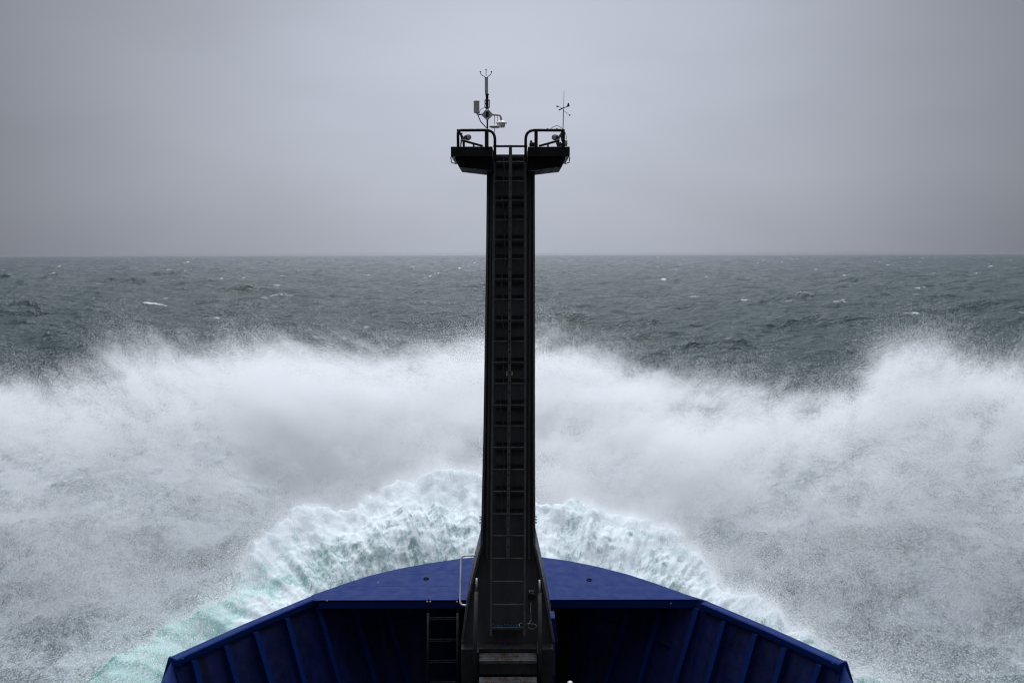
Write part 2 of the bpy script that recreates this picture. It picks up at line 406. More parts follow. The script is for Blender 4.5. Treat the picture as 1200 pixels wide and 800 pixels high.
def build_foam():
    rows = [8.0]
    while rows[-1] < 62: rows.append(rows[-1] * 1.0030)
    Y = np.array(rows); u = np.linspace(-1.05, 1.05, 1500)
    YY, UU = np.meshgrid(Y, u, indexing='ij'); XX = UU * (YY + 4)
    z, phi, r, Rr, streak = foam_height(XX, YY)
    edge = sstep(YY, 62, 48) * sstep(np.abs(UU), 1.05, 0.95)
    z = z * edge - (1 - edge) * 1.6
    f = 0.33 + 0.26 * samp2(nA, XX + 9, YY, 22, 22) + 0.16 * samp2(nB, XX, YY, 7, 7)
    crest = np.exp(-((r - Rr) / 0.7) ** 2)
    inn = sstep(Rr - r, 0.0, 0.8)
    f = f + (0.75 - 0.55 * sstep(np.abs(phi), 0.7, 1.1)) * crest + inn * (0.34 + 0.04 * streak)
    f = f - sstep(XX, 8, 15) * 0.18 - sstep(YY, 40, 55) * .5
    air = np.clip(np.maximum(inn * 0.30, crest * 0.8) + np.exp(-((XX + 6.2) / 1.6) ** 2 - ((YY - 13) / 4) ** 2) * 2.2, 0, 1) 
    f = f - np.exp(-((XX + 6.3) / 1.6) ** 2 - ((YY - 12.5) / 3) ** 2) * 1.0
    o = grid_mesh('broken_water', np.stack([XX, YY, z], -1), {'foam': f, 'air': air, 'arc': phi * 46, 'rad': r * 0.55, 'inner': np.maximum(inn, crest)}, M['foam'])
    tag(o, 'white and teal bow wave and foam churned up round the ship', 'bow wave', kind='structure')
build_foam()

# ------------------------------------------------------------------ spray: millions of real droplets
def drop_mat():
    m = bpy.data.materials.new('spray_droplets'); m.use_nodes = True; t = m.node_tree; t.nodes.clear()
    o = N(t, 'ShaderNodeOutputMaterial'); a = N(t, 'ShaderNodeBsdfDiffuse'); b = N(t, 'ShaderNodeBsdfTranslucent'); mx = N(t, 'ShaderNodeMixShader')
    for q in (a, b): q.inputs[0].default_value = (0.96, 0.965, 0.97, 1)
    mx.inputs[0].default_value = 0.60
    t.links.new(a.outputs[0], mx.inputs[1]); t.links.new(b.outputs[0], mx.inputs[2]); t.links.new(mx.outputs[0], o.inputs[0])
    return m
M['drop'] = drop_mat()
def droplets(name, P, rad, label, cat):
    me = bpy.data.meshes.new(name); n = len(P)
    me.vertices.add(n); me.vertices.foreach_set('co', P.astype(np.float32).reshape(-1))
    a = me.attributes.new('drop_radius', 'FLOAT', 'POINT'); a.data.foreach_set('value', rad.astype(np.float32))
    me.materials.append(M['drop'])
    o = bpy.data.objects.new(name, me); C.objects.link(o)
    g = bpy.data.node_groups.new('droplets', 'GeometryNodeTree')
    g.interface.new_socket('Geometry', in_out='INPUT', socket_type='NodeSocketGeometry')
    g.interface.new_socket('Geometry', in_out='OUTPUT', socket_type='NodeSocketGeometry')
    gi = g.nodes.new('NodeGroupInput'); go = g.nodes.new('NodeGroupOutput')
    mp = g.nodes.new('GeometryNodeMeshToPoints'); na = g.nodes.new('GeometryNodeInputNamedAttribute'); na.data_type = 'FLOAT'
    na.inputs['Name'].default_value = 'drop_radius'
    sm = g.nodes.new('GeometryNodeSetMaterial'); sm.inputs['Material'].default_value = M['drop']
    g.links.new(gi.outputs[0], mp.inputs['Mesh']); g.links.new(na.outputs['Attribute'], mp.inputs['Radius'])
    g.links.new(mp.outputs[0], sm.inputs[0]); g.links.new(sm.outputs[0], go.inputs[0])
    md = o.modifiers.new('droplets', 'NODES'); md.node_group = g
    print(name, n, flush=True)
    return tag(o, label, cat, kind='stuff')

top_px = [(-200, 470), (-60, 455), (0, 448), (50, 462), (85, 440), (120, 418), (170, 414), (230, 425), (300, 424), (360, 424), (430, 418), (480, 424), (530, 416), (565, 408),
          (620, 402), (650, 398), (690, 414), (740, 425), (800, 446), (860, 452), (900, 456), (950, 470), (1000, 465), (1020, 430), (1040, 408), (1080, 398), (1130, 410), (1180, 425), (1220, 430), (1400, 450)]
n3 = fft_noise((160, 160, 96), 1.75, 2, seed=31)
n3f = fft_noise((160, 160, 96), 1.6, 5, seed=32)
YW = 27.0                                  # where the wall of spray is highest
tx = np.array([at(a, b, YW).x for a, b in top_px]); tz = np.array([at(a, b, YW).z for a, b in top_px])
def hull_clear(P):
    x, y, z = P.T
    return ~((y < 15.5) & (np.abs(x) < 3.2 + (15.5 - y) * .75)) & (y > 9.5)
def spray_wall(n):
    u = rng.uniform(-0.80, 0.80, n); y = np.where(rng.random(n) < .3, rng.uniform(12, 24, n), rng.triangular(19.0, 26.0, 34.0, n)); x = u * y
    z = rng.uniform(0.2, 8.6, n)
    lx = x / y * YW
    H = np.interp(lx, tx, tz)
    prof = np.interp(y, [12, 15, 18, 21.5, 24, 27, 30, 34], [0.16, 0.24, 0.34, 0.55, 0.86, 1.0, 0.93, 0.6])
    P3 = (24.0, 24.0, 12.0)
    sh = z * 0.55 * np.sign(x) * np.clip(np.abs(x) / 8, 0, 1)         # thrown up and outwards
    a = samp3(n3, x - sh, y, z * .6, P3); b = samp3(n3f, x - sh, y, z * .7, (8.0, 8.0, 6.0))
    top = (H) * prof + 0.32 * a + 0.24 * b - 0.32
    fz = 0.45 + 0.25 * np.sin(x * 0.9) ** 2
    dens = 1 / (1 + np.exp(-(top - z) / (fz * 0.60)))
    dens = dens * sstep(a * 0.8 + b * 0.8, -1.2, 1.7) ** 2.1 * 1.5
    right = sstep(x / y, 0.30, 0.5)
    dens *= 1 - 0.60 * right - 0.60 * sstep(-x / y, 0.18, 0.58)
    dens *= np.interp(z, [0, 2, 4, 5.5, 8], [0.22, 0.32, 0.80, 1.3, 1.5])
    k = rng.random(n) < dens
    P = np.stack([x, y, z], -1)[k]
    P = P[hull_clear(P)]
    P = P[rng.random(len(P)) > 0.9 * np.exp(-((P[:, 0] + 6.4) / 2.0) ** 2 - ((P[:, 1] - 13.0) / 3.5) ** 2)]
    rr_ = np.hypot(P[:, 0] - RC.x, P[:, 1] - RC.y); R1 = ridge_at(np.arctan2(P[:, 0] - RC.x, P[:, 1] - RC.y))[0]
    return P[rng.random(len(P)) < 0.05 + 0.95 / (1 + np.exp(-(rr_ - R1 - 0.5) / 0.38))]
P = np.concatenate([spray_wall(6000000) for _ in range(5)])
near_ = P[P[:, 1] < 22.5]
nmain = len(P) * 3
P = np.concatenate([P + rng.normal(0, 0.035 * k_, P.shape).astype(np.float32) for k_ in (0, 1, 2.5)] + [near_ + rng.normal(0, s_, near_.shape).astype(np.float32) for s_ in (.1, .2, .3, .2, .12)])
r = np.where(P[:, 1] < 22.5, 0.0026, 0.0040) * np.exp(rng.normal(0, 0.30, len(P))) * np.interp(P[:, 2] - np.interp(P[:, 0] / P[:, 1] * YW, tx, tz) * np.interp(P[:, 1], [12, 18, 24, 27, 34], [.2, .35, .86, 1, .8]), [-0.6, 0.3], [1.0, 0.68])
droplets('bow_spray', P, r, 'wall of white spray thrown up ahead of the bow and on both sides', 'sea spray')

def spray_fringe(n):                       # ragged wisps blown off the top
    k0 = rng.integers(0, 170, n); c = rng.uniform(-0.66, 0.66, 170); yy = rng.uniform(24, 29, 170)
    t = rng.random(n) ** 0.8; x0 = c[k0] * yy[k0]
    vx = rng.normal(0.3, 1.0, 170)[k0]; vz = rng.uniform(0.0, 1.1, 170)[k0]
    H = np.interp(c[k0] * YW, tx, tz) * (yy[k0] / YW) * 0.98
    s = 0.2 + 0.5 * t
    x = x0 + vx * t + rng.normal(0, 1, n) * s; z = H - 0.8 + vz * t + rng.normal(0, 1, n) * s * 0.45; y = yy[k0] + rng.normal(0, .9, n)
    return np.stack([x, y, z], -1)
P = spray_fringe(800000)
droplets('spray_wisp', P, 0.0028 * np.exp(rng.normal(0, 0.35, len(P))), 'thin misty wisps blown off the top of the spray', 'spray mist')

def spray_low(n):                          # torn drops over the foam
    u = rng.uniform(-0.85, 0.85, n); y = rng.uniform(12, 30, n) ; x = u * (y + 2)
    z0, phi, rr_, Rr, st = foam_height(x, y)
    a = samp2(nA, x, y, 9, 9); b = samp2(nB, x + 3, y, 3.2, 3.2)
    hh = rng.exponential(0.55, n)
    P = np.stack([x, y, z0 + hh], -1)
    b3 = samp3(n3f, P[:, 0], P[:, 1], P[:, 2], (5.0, 5.0, 4.0))
    d = sstep(0.5 * a + 0.6 * b + .6 * b3, -0.9, 1.3) * np.where(rr_ < Rr, 0.10, 0.30) * np.exp(-hh / 2.5)
    k = (rng.random(n) < d)
    P = P[k]; return P[hull_clear(P)]
P = spray_low(12000000)
droplets('spray_drops', P, 0.0030 * np.exp(rng.normal(0, 0.42, len(P))), 'coarse torn droplets flying low over the foam round the hull', 'flying drops')

def spray_crest(n):                        # fringe of the bow wave
    phi = rng.uniform(-1.7, 1.7, n); R1, Z1 = ridge_at(phi)
    r = R1 + rng.normal(0, 0.35, n) + 0.05; x = RC.x + r * np.sin(phi); y = RC.y + r * np.cos(phi)
    z0, _, _, _, st = foam_height(x, y)
    z = z0 + rng.exponential(0.10, n) * (1 + 1.2 * np.clip(samp2(nB, phi * 6, phi * 0 + 2, 5, 5), 0, 2))
    P = np.stack([x, y, z], -1); return P[hull_clear(P)]
P = spray_crest(280000)
droplets('wave_crest_spray', P, 0.0026 * np.exp(rng.normal(0, 0.4, len(P))), 'fine white droplets torn off the crest of the bow wave', 'crest spray')

# ------------------------------------------------------------------ the ship's bow
ZR = ZC - 5.16                              # height of the whaleback and of the bulwark rail
YA = 12.4                                   # after edge of the whaleback
Lc = atz(366, 699, ZR); Rc_ = atz(826, 704.5, ZR)
aft_y = 0.5 * (Lc.y + Rc_.y)
front_px = [(366, 697), (400, 685), (432, 674.5), (465, 666.5), (500, 660), (540, 654), (570, 651.5), (600, 650.5), (635, 652.5), (665, 656.5), (700, 663.5), (735, 672.5), (770, 684), (800, 695), (829, 704)]
front = [atz(a, b, ZR) for a, b in front_px]
Lend = atz(201, 770, ZR); Rend = atz(989, 775, ZR)
Ldn = at(183, 835, Lend.y - 0.06); Rdn = at(1009, 840, Rend.y - 0.06)
bow = empty('ship_bow', (0, aft_y, ZR), 'dark blue painted bow of the ship with whaleback and ribbed bulwarks', 'ship bow')
def off(p, dz=0, dy=0): return Vector((p.x, p.y + dy, p.z + dz))
# whaleback top plate with slightly rounded edge
mb = MB()
plan = [Vector(p) for p in front]
aft = [Vector((x_, aft_y - 0.02, ZR)) for x_ in (Rc_.x - 0.05, 1.3, 0, -1.3, Lc.x + 0.05)]
mb.prism([off(p, -0.03) for p in plan + aft], (0, 0, 0.03))
wb = mb.build('whaleback_deck', M['blue'], bow, bevel=0.012)
# weld seams and rounded nosing on the forward edge
mb = MB(); mb.tube([off(p, -0.035) for p in front], 0.035, 8); mb.build('nosing', M['blue'], bow, smooth_=True)
mb = MB(); 
for yy in (0.52, 1.02):
    xs = [p for p in front if p.y > aft_y + yy]
    mb.tube([Vector((xs[0].x + .05, aft_y + yy, ZR)), Vector((xs[-1].x - .05, aft_y + yy, ZR))], 0.0015, 6)
mb.tube([Vector((0.62, aft_y, ZR)), Vector((0.62, front[8].y - .03, ZR))], 0.0015, 6)
mb.build('weld_seam', M['blue'], wb)
# after coaming hanging from the whaleback edge
mb = MB(); mb.box((Lc.x + 0.12, aft_y - 0.02, ZR - 0.135), (Rc_.x - 0.12, aft_y + 0.01, ZR - 0.003)); mb.build('coaming', M['blue'], bow, bevel=0.006)
# oval openings and bolts
for px, py in ((499.5, 678), (690.5, 679.5)):
    p = atz(px, py, ZR); mb = MB(); mb.lathe((p.x, p.y, ZR - 0.01), [(0.045, 0), (0.045, 0.022), (0.036, 0.026), (0.033, 0.014)], 20); mb.build('drain_hole', M['dark'], wb)
for px, py in ((443, 683), (383, 703.5), (786, 706.5)):
    p = atz(px, py, ZR) if py < 700 else at(px, py, aft_y - 0.03)
    mb = MB(); mb.lathe(p, [(0.012, 0), (0.012, 0.01), (0.004, 0.014)], 8, axis=(0, 0, 1) if py < 700 else (0, -1, 0)); mb.build('bolt', M['steel'], bow)
# beams under the whaleback
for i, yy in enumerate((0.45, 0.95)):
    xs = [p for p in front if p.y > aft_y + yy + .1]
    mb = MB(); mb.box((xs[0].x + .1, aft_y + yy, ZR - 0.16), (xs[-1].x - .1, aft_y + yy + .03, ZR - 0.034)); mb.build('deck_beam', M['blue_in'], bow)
# rail line: aft end, corner, then round the front
def offset_in(p, nrm, d, dz): return Vector((p.x + nrm.x * d, p.y + nrm.y * d, p.z + dz))
line = [Vector(Lend), Lend.lerp(Lc, .5) + Vector((-0.02, 0.03, 0))] + plan + [Rend.lerp(Rc_, .5) + Vector((0.02, 0.03, 0)), Vector(Rend)]
nr = []
for i, p in enumerate(line):
    t = (line[min(i + 1, len(line) - 1)] - line[max(i - 1, 0)]).normalized()
    n_ = Vector((t.y, -t.x, 0))             # points inboard
    nr.append(n_)
# bulwark plating (inside) and hull (outside), one shell with thickness
def shell(name, rows, m, parent, th=0.012, smooth_=False):
    mb = MB(); vs = [[mb.bm.verts.new(p) for p in r] for r in rows]
    for a, b in zip(vs, vs[1:]):
        for i in range(len(a) - 1): mb.bm.faces.new((a[i], a[i + 1], b[i + 1], b[i]))
    o = mb.build(name, m, parent, smooth_=smooth_)
    md = o.modifiers.new('plate', 'SOLIDIFY'); md.thickness = th; md.offset = 0
    return o
LEAN = 0.33
ext = [Vector((Lend.x - 1.15, Lend.y - 2.6, ZR))] ; ext2 = [Vector((Rend.x + 1.15, Rend.y - 2.6, ZR))]
top_in = [offset_in(p, n_, 0.03, -0.04) for p, n_ in zip(line, nr)]
bot_in = [offset_in(p, n_, 0.03 + LEAN * 2.6, -2.6) for p, n_ in zip(line, nr)]
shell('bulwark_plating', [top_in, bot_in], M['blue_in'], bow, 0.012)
# hull outside, down below the water, narrowing to the stem
levels = [(0.0, -0.045), (0.45, -1.2), (1.0, -2.6), (1.7, -4.2), (2.3, -6.5)]
rows = []
lineh = [Vector((Lend.x - 0.15, Lend.y - 3.0, ZR))] + line + [Vector((Rend.x + 0.15, Rend.y - 3.0, ZR))]
nrh = [nr[0]] + nr + [nr[-1]]
for d_, dz_ in levels:
    rows.append([Vector((p.x * (1 - 0.10 * d_) + n_.x * d_ * .35 - 0, p.y - d_ * .45 + n_.y * d_ * .2, p.z + dz_ - (1.3 if (i in (0, len(lineh) - 1) and dz_ > -1.3) else 0))) for i, (p, n_) in enumerate(zip(lineh, nrh))])
hull = shell('hull_plating', rows, M['blue'], bow, 0.01, True)
# forecastle deck, well below the rail
mb = MB(); mb.poly([Vector((p.x * .82, p.y - .3, ZR - 2.45)) for p in lineh]); mb.build('forecastle_deck', M['dark'], bow)
# after ends of the bulwarks sloping down
for E, D_ in ((Lend, Ldn), (Rend, Rdn)):
    s = 1 if E is Lend else -1
    pl = E.lerp(D_, 1.0)
    mb = MB(); a = off(E, 0.0); b = Vector(pl)
    mb.prism([a + Vector((-0.045 * s, 0, 0.0)), a + Vector((0.15 * s, 0, -0.02)), b + Vector((0.15 * s, 0, 0)), b + Vector((-0.045 * s, 0, 0))], (0, 0.05, 0))
    mb.build('bulwark_end', M['blue'], bow, bevel=0.01)
# rail caps
def cap(pts, w_in, w_out, h, name='rail_cap'):
    mb = MB(); rings = []
    for i, p in enumerate(pts):
        t = (pts[min(i + 1, len(pts) - 1)] - pts[max(i - 1, 0)]).normalized(); n_ = Vector((t.y, -t.x, 0))
        if n_.y > 0: n_ = -n_
        q = [p + n_ * w_in + Vector((0, 0, -h)), p + n_ * w_in + Vector((0, 0, -0.015)), p + n_ * (w_in - .02), p - n_ * (w_out - .02), p - n_ * w_out + Vector((0, 0, -0.015)), p - n_ * w_out + Vector((0, 0, -h))]
        rings.append([mb.bm.verts.new(v) for v in q])
    for A_, B_ in zip(rings, rings[1:]):
        for k in range(6): mb.bm.faces.new((A_[k], A_[(k + 1) % 6], B_[(k + 1) % 6], B_[k]))
    mb.bm.faces.new(rings[0]); mb.bm.faces.new(list(reversed(rings[-1])))
    return mb.build(name, M['blue'], bow, bevel=0.004)
cap([Lend, Lend.lerp(Lc, .5) + Vector((-0.02, 0.03, 0)), Lc + Vector((-.01, 0.01, -.001))], 0.10, 0.05, 0.10)
cap([Rc_ + Vector((.01, 0.01, -.001)), Rend.lerp(Rc_, .5) + Vector((0.02, 0.03, 0)), Rend], 0.10, 0.05, 0.10)
# stiffeners inside the bulwark
ribsL = [((221, 772), (228, 800)), ((258, 753), (272, 800)), ((293, 738), (312, 800)), ((330, 723), (351, 800)), ((367, 709), (392, 800)), ((411, 712), (436, 800)), ((450, 716), (475, 800))]
ribsR = [((966, 779), (959, 800)), ((926, 757), (914, 800)), ((891, 742), (875, 800)), ((854, 728), (834, 800)), ((821, 713), (795, 800)), ((778, 716), (754, 800)), ((740, 720), (714, 800))]
def plane_hit(px, py, s):                   # where a pixel's ray meets the leaning inner bulwark surface of that side
    best = None
    d = ray(px, py)
    for i in range(len(line) - 1):
        a0, a1, b0 = top_in[i], top_in[i + 1], bot_in[i]
        n_ = (a1 - a0).cross(b0 - a0)
        den = n_.dot(d)
        if abs(den) < 1e-9: continue
        t = n_.dot(a0 - Vector((0, 0, ZC))) / den
        if t <= 0: continue
        p = Vector((0, 0, ZC)) + d * t
        e = a1 - a0; u = (p - a0).dot(e) / e.length_squared
        if -0.15 <= u <= 1.15 and (p.x < 0) == s and p.z < ZR + .2:
            sc_ = abs(u - .5)
            if best is None or sc_ < best[0]: best = (sc_, p, n_.normalized())
    return best
for ribs, s in ((ribsL, True), (ribsR, False)):
    for k_, ((x0, y0), (x1, y1)) in enumerate(ribs):
        A_ = plane_hit(x0, y0, s); B_ = plane_hit(x1, y1, s)
        if not A_ or not B_: print('rib miss', x0, y0, A_ is None, B_ is None); continue
        a, b = A_[1], B_[1]
        if a.z > ZR - .12 and True: a = a + (b - a) * ((a.z - (ZR - .12)) / (a.z - b.z))
        b = b + (b - a).normalized() * 1.2
        n_ = A_[2]
        if n_.dot(Vector((0, 9, ZC)) - a) < 0: n_ = -n_
        t = (b - a).normalized(); w_ = t.cross(n_).normalized()
        if n_.length == 0: continue
        mb = MB()
        mb.prism([a - w_ * .006, a + w_ * .006, b + w_ * .006, b - w_ * .006], n_ * 0.115)
        mb.prism([a + n_ * .115 - w_ * .038, a + n_ * .115 + w_ * .038, b + n_ * .115 + w_ * .038, b + n_ * .115 - w_ * .038], n_ * 0.010)
        mb.build('stiffener', M['blue'], bow)
# horizontal stringer under the whaleback
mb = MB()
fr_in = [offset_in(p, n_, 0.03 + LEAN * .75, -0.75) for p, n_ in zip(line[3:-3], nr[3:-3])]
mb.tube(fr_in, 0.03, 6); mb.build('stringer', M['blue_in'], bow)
# bulkhead under the whaleback, its near-black colour standing in for the shade there
mb = MB(); mb.box((-0.9, aft_y + 0.55, ZR - 2.4), (0.9, aft_y + 0.6, ZR - 0.17)); mb.build('bulkhead', M['dark'], bow)
# blue bracket beside the mast foot
mb = MB(); yb = 11.2
q = [at(643, 724, yb), at(650.5, 724, yb), at(654, 753, yb), at(647.5, 753, yb)]
mb.prism(q, (0, 0.25, 0)); q = [at(648.5, 753.5, yb), at(652, 753.5, yb), at(650, 815, yb), at(648, 815, yb)]; mb.prism(q, (0, .2, 0))
tag(mb.build('bracket', M['blue'], bow, bevel=0.006), 'narrow sloping bracket beside the mast foot')

# ------------------------------------------------------------------ foremast
SL = 0.22; Y0 = 12.0
def ym(py, ahead=0.0):                      # distance of the raked mast face at a pixel row
    d = ray(598, py); k = d.z / d.y         # z = ZC + k*y ; y = Y0 - SL*(ZC - z) = Y0 + SL*k*y
    return Y0 / (1 - SL * k) - ahead
def mp_(px, py, ahead=0.0): return at(px, py, ym(py, ahead))
def yback(z): return 12.9 - (12.9 - 12.22) * min(1, max(0, (ZC + 1.5 - z) / 6.4))
mast = empty('foremast', (0, 11.6, ZR - 2.4), 'tall black steel foremast with flared foot and twin top platforms', 'mast')
ER = [(198, 570.5, 626.8), (300, 569.5, 627), (400, 568, 627), (500, 566.5, 627), (600, 564.2, 627.4), (640, 562.8, 627.6), (648, 560.5, 630), (700, 547.8, 641), (752, 540, 650.2)]
fy = [e[0] for e in ER]; fl = interp(fy, [e[1] for e in ER]); fr = interp(fy, [e[2] for e in ER])
def strip(rows, name, m, parent, bevel=0.0):   # rows: (left point, right point, back-left, back-right)
    mb = MB(); vs = [[mb.bm.verts.new(p) for p in r] for r in rows]
    for a, b in zip(vs, vs[1:]):
        for k in range(4): mb.bm.faces.new((a[k], a[(k + 1) % 4], b[(k + 1) % 4], b[k]))
    mb.bm.faces.new(vs[0]); mb.bm.faces.new(list(reversed(vs[-1])))
    return mb.build(name, m, parent, bevel=bevel)
rows = []
ys_ = [181, 198, 250, 300, 350, 400, 450, 500, 550, 600, 630, 640, 648, 660, 680, 700, 726, 752, 790]
for y_ in ys_:
    yy = max(198, min(752, y_)); ins = 0.05 if y_ < 645 else 0.012
    l = mp_(fl(yy), y_, -0.12); r_ = mp_(fr(yy), y_, -0.12); yb = max(yback(l.z), l.y + .2)
    rows.append((l + Vector((0.004, 0, 0)), r_ - Vector((0.004, 0, 0)), Vector((r_.x, yb, r_.z)), Vector((l.x, yb, l.z))))
shaft = strip(rows, 'shaft', M['black'], mast, 0.006)
def vstrip(xa, xb, y0, y1, front_, back_, name, m, parent, bev=0.003):   # xa, xb functions of the row
    rows = []
    for y_ in [y for y in ys_ if y0 < y < y1] + [y0, y1]: pass
    for y_ in sorted([y for y in ys_ if y0 < y < y1] + [y0, y1]):
        a = mp_(xa(y_), y_, front_); b = mp_(xb(y_), y_, front_); c = mp_(xb(y_), y_, back_); d = mp_(xa(y_), y_, back_)
        rows.append((a, b, Vector((b.x, c.y, b.z)), Vector((a.x, d.y, a.z))))
    return strip(rows, name, m, parent, bev)
cl = lambda y: max(198, min(752, y))
vstrip(lambda y: fl(cl(y)), lambda y: fl(cl(y)) + 2.6, 198, 752, 0.0, -0.13, 'side_flange', M['charcoal'], mast)
vstrip(lambda y: fr(cl(y)) - 2.6, lambda y: fr(cl(y)), 198, 752, 0.0, -0.13, 'side_flange', M['charcoal'], mast)
i1 = interp([198, 640], [574.6, 569.5]); i2 = interp([198, 640], [622.6, 621.2])
vstrip(lambda y: i1(y), lambda y: i1(y) + 2.4, 198, 655, -0.03, -0.13, 'inner_flange', M['black'], mast)
vstrip(lambda y: i2(y) - 2.4, lambda y: i2(y), 198, 655, -0.03, -0.13, 'inner_flange', M['black'], mast)
rungs = [190, 212.5, 235, 257.5, 281, 303.5, 327, 351, 375.5, 400, 424.5, 449.5, 474.5, 499, 524, 550, 575.5, 602, 627.5, 654, 681, 708, 735]
# plate stiffeners behind each rung
for i, y_ in enumerate(rungs[:-5]):
    l, r_ = 581.5, 613.5
    for dy_ in ((-4.5,) if i % 2 else (-4.5, 4)):
        a = mp_(l, y_ + dy_, -0.085); b = mp_(r_, y_ + dy_, -0.085)
        mb = MB(); mb.box((a.x, a.y, a.z - .012), (b.x, a.y + .03, a.z + .012)); mb.build('plate_stiffener', M['black2'], mast)
# ladder up the mast
lad = empty('mast_ladder', mp_(596, 745), 'long black ladder with centre safety rail up the face of the mast', 'ladder')
sl_ = interp([150, 420, 600, 745], [579.3, 577.6, 576.0, 575.2]); sr_ = interp([150, 420, 600, 745], [615.8, 615.6, 615.2, 614.6])
for fx in (sl_, sr_):
    vstrip(lambda y: fx(y) - 1.35, lambda y: fx(y) + 1.35, 176, 745, 0.07, 0.03, 'stile', M['charcoal'], lad)
cr = interp([170, 440, 600, 650], [598.2, 597.0, 595.6, 595.2])
vstrip(lambda y: cr(y) - 1.9, lambda y: cr(y) + 1.9, 170, 655, 0.10, 0.075, 'safety_rail', M['charcoal'], lad)
for i, y_ in enumerate(rungs):
    a = mp_(sl_(y_) + 1, y_, 0.05); b = mp_(sr_(y_) - 1, y_, 0.05)
    mb = MB(); mb.box((a.x, a.y - .016, a.z - .009), (b.x, a.y + .016, b.z + .009)); mb.build('rung', M['charcoal'], lad, bevel=0.004)
for y_ in range(208, 650, 12):
    p = mp_(cr(y_), y_, 0.104); mb = MB(); mb.box((p.x - .006, p.y - .002, p.z - .012), (p.x + .006, p.y + .004, p.z + .012)); mb.build('notch', M['dark'], lad)
for xx in (594, 600):
    p = mp_(xx, 437.5, 0.04); mb = MB(); mb.box((p.x - .011, p.y - .004, p.z - .028), (p.x + .011, p.y + .004, p.z + .028))
    mb.box((p.x - .004, p.y - .008, p.z - .012), (p.x + .005, p.y, p.z + .014)); mb.build('maker_plate', M['tan'], lad, bevel=.003)
# slack cable down the face of the mast
pts = [mp_(591 + 1.6 * math.sin(y_ * .05) + 1.1 * math.sin(y_ * .13) - (y_ - 180) * .006, y_, -0.03) for y_ in range(182, 606, 9)]
mb = MB(); mb.tube(pts, 0.008, 6)
tag(mb.build('mast_cable', M['rubber']), 'black cable running slack down behind the mast ladder rungs', 'cable')

# platforms
def platform(s, x0, x1, parent):            # s -1 left, 1 right
    Yf, Yb = 11.95, 12.95
    a = at(x0, 171.8, Yf); b = at(x1, 171.8, Yf); c = at(x1, 183.5, Yf)
    w0, w1 = min(a.x, b.x), max(a.x, b.x)
    pf = empty('platform', (0, 0, 0), None, None)
    pf.parent = parent; pf.location = -Vector(parent.location)
    mb = MB(); mb.box((w0, Yf, c.z), (w1, Yb, a.z)); o = mb.build('deck_box', M['black2'], None, bevel=.008)
    return a, b, c, w0, w1, o
def reparent(o, parent):
    o.parent = parent; o.location = -wloc(parent)
    return o
for s, xo, xi in ((-1, 528.2, 577.2), (1, 667.8, 618.6)):
    Yf, Yb = 11.95, 12.95
    a = at(xo, 171.8, Yf); c = at(xi, 183.5, Yf)
    w0, w1 = min(a.x, c.x), max(a.x, c.x)
    mb = MB(); mb.box((w0, Yf, c.z), (w1, Yb, a.z))
    pf = mb.build('platform', M['black2'], mast, bevel=.008)
    mb = MB(); ia = at(xo - s * 4.5, 184.2, Yf); ib = at(xo - s * 9, 195.0, Yf); ic = at(xi - s * 2, 200, Yf); id_ = at(xi, 184.2, Yf)
    mb.prism([v + Vector((0, .05, 0)) for v in (ia, ib, ic, id_)], (0, 0.8, 0)); mb.build('gusset', M['dark'], pf, bevel=.006)  # shade of the underside put into the gusset colour
    mb = MB(); p0 = at(xo, 184, Yf); p1 = at(xo - s * 6, 192, Yf)
    mb.tube([p0, (p0 + p1) / 2 + Vector((s * .025, 0, -.03)), p1], 0.008, 6); mb.build('cable_loop', M['cable'], pf)
# cross rail
a = at(578, 171.4, 12.3); b = at(618, 171.4, 12.3)
mb = MB(); mb.tube([a, b], .016, 8); mb.build('cross_rail', M['black2'], mast)
# guard rails growing out of the ladder stiles
def guard(s, inner, outer, post):
    Yf = 11.93
    inn = [at(inner, 190, Yf), at(inner, 152.6, Yf), at(outer, 152.8, Yf), at(outer - s * 0.3, 173, Yf)]
    mb = MB(); mb.tube(bend([inn[0], inn[1], inn[2]], 0.13) [:-1] + bend([inn[1].lerp(inn[2], .6), inn[2], inn[3]], 0.05)[1:], .020, 10)
    o = mb.build('guard_rail', M['black2'], mast, smooth_=True)
    mb = MB(); mb.tube([at(post, 153, Yf), at(post, 173, Yf)], .024, 8)
    mb.build('rail_post', M['black2'], o)
    # the far side of the rail, its lower bar and the post that holds it
    Yr = 12.9
    tl = at(outer + (-s) * 2.5, 152.8, Yf) + Vector((0, .9, 0))
    p = [at(outer, 152.8, Yf), tl, Vector((tl.x, tl.y, inn[3].z))]
    mb = MB(); mb.tube(bend(p, .08), .018, 8); mb.build('side_rail', M['black2'], o)
    lo = [at(outer - s * 5, 164.6, Yf + .05), at(outer - s * 29, 171.2, Yf + .15)]
    mb = MB(); mb.tube(lo, .016, 8); mb.tube([at(outer - s * 18.5, 168, Yf + .1), at(outer - s * 18.5, 173, Yf + .1)], .013, 6); mb.build('lower_bar', M['black2'], o)
    return o
guard(-1, 580.0, 536.6, 570.6)
guard(1, 616.0, 660.6, 628.2)
# step brackets on the mast sides
for px in (562.6, 628.6):
    for py in (605.5, 609, 612.5):
        s = -1 if px < 590 else 1
        p = mp_(px - s * .8, py, 0.0)
        mb = MB(); mb.box((p.x - .018, p.y, p.z - .005), (p.x + .018, p.y + .05, p.z + .005)); mb.build('cleat', M['grey'], mast)
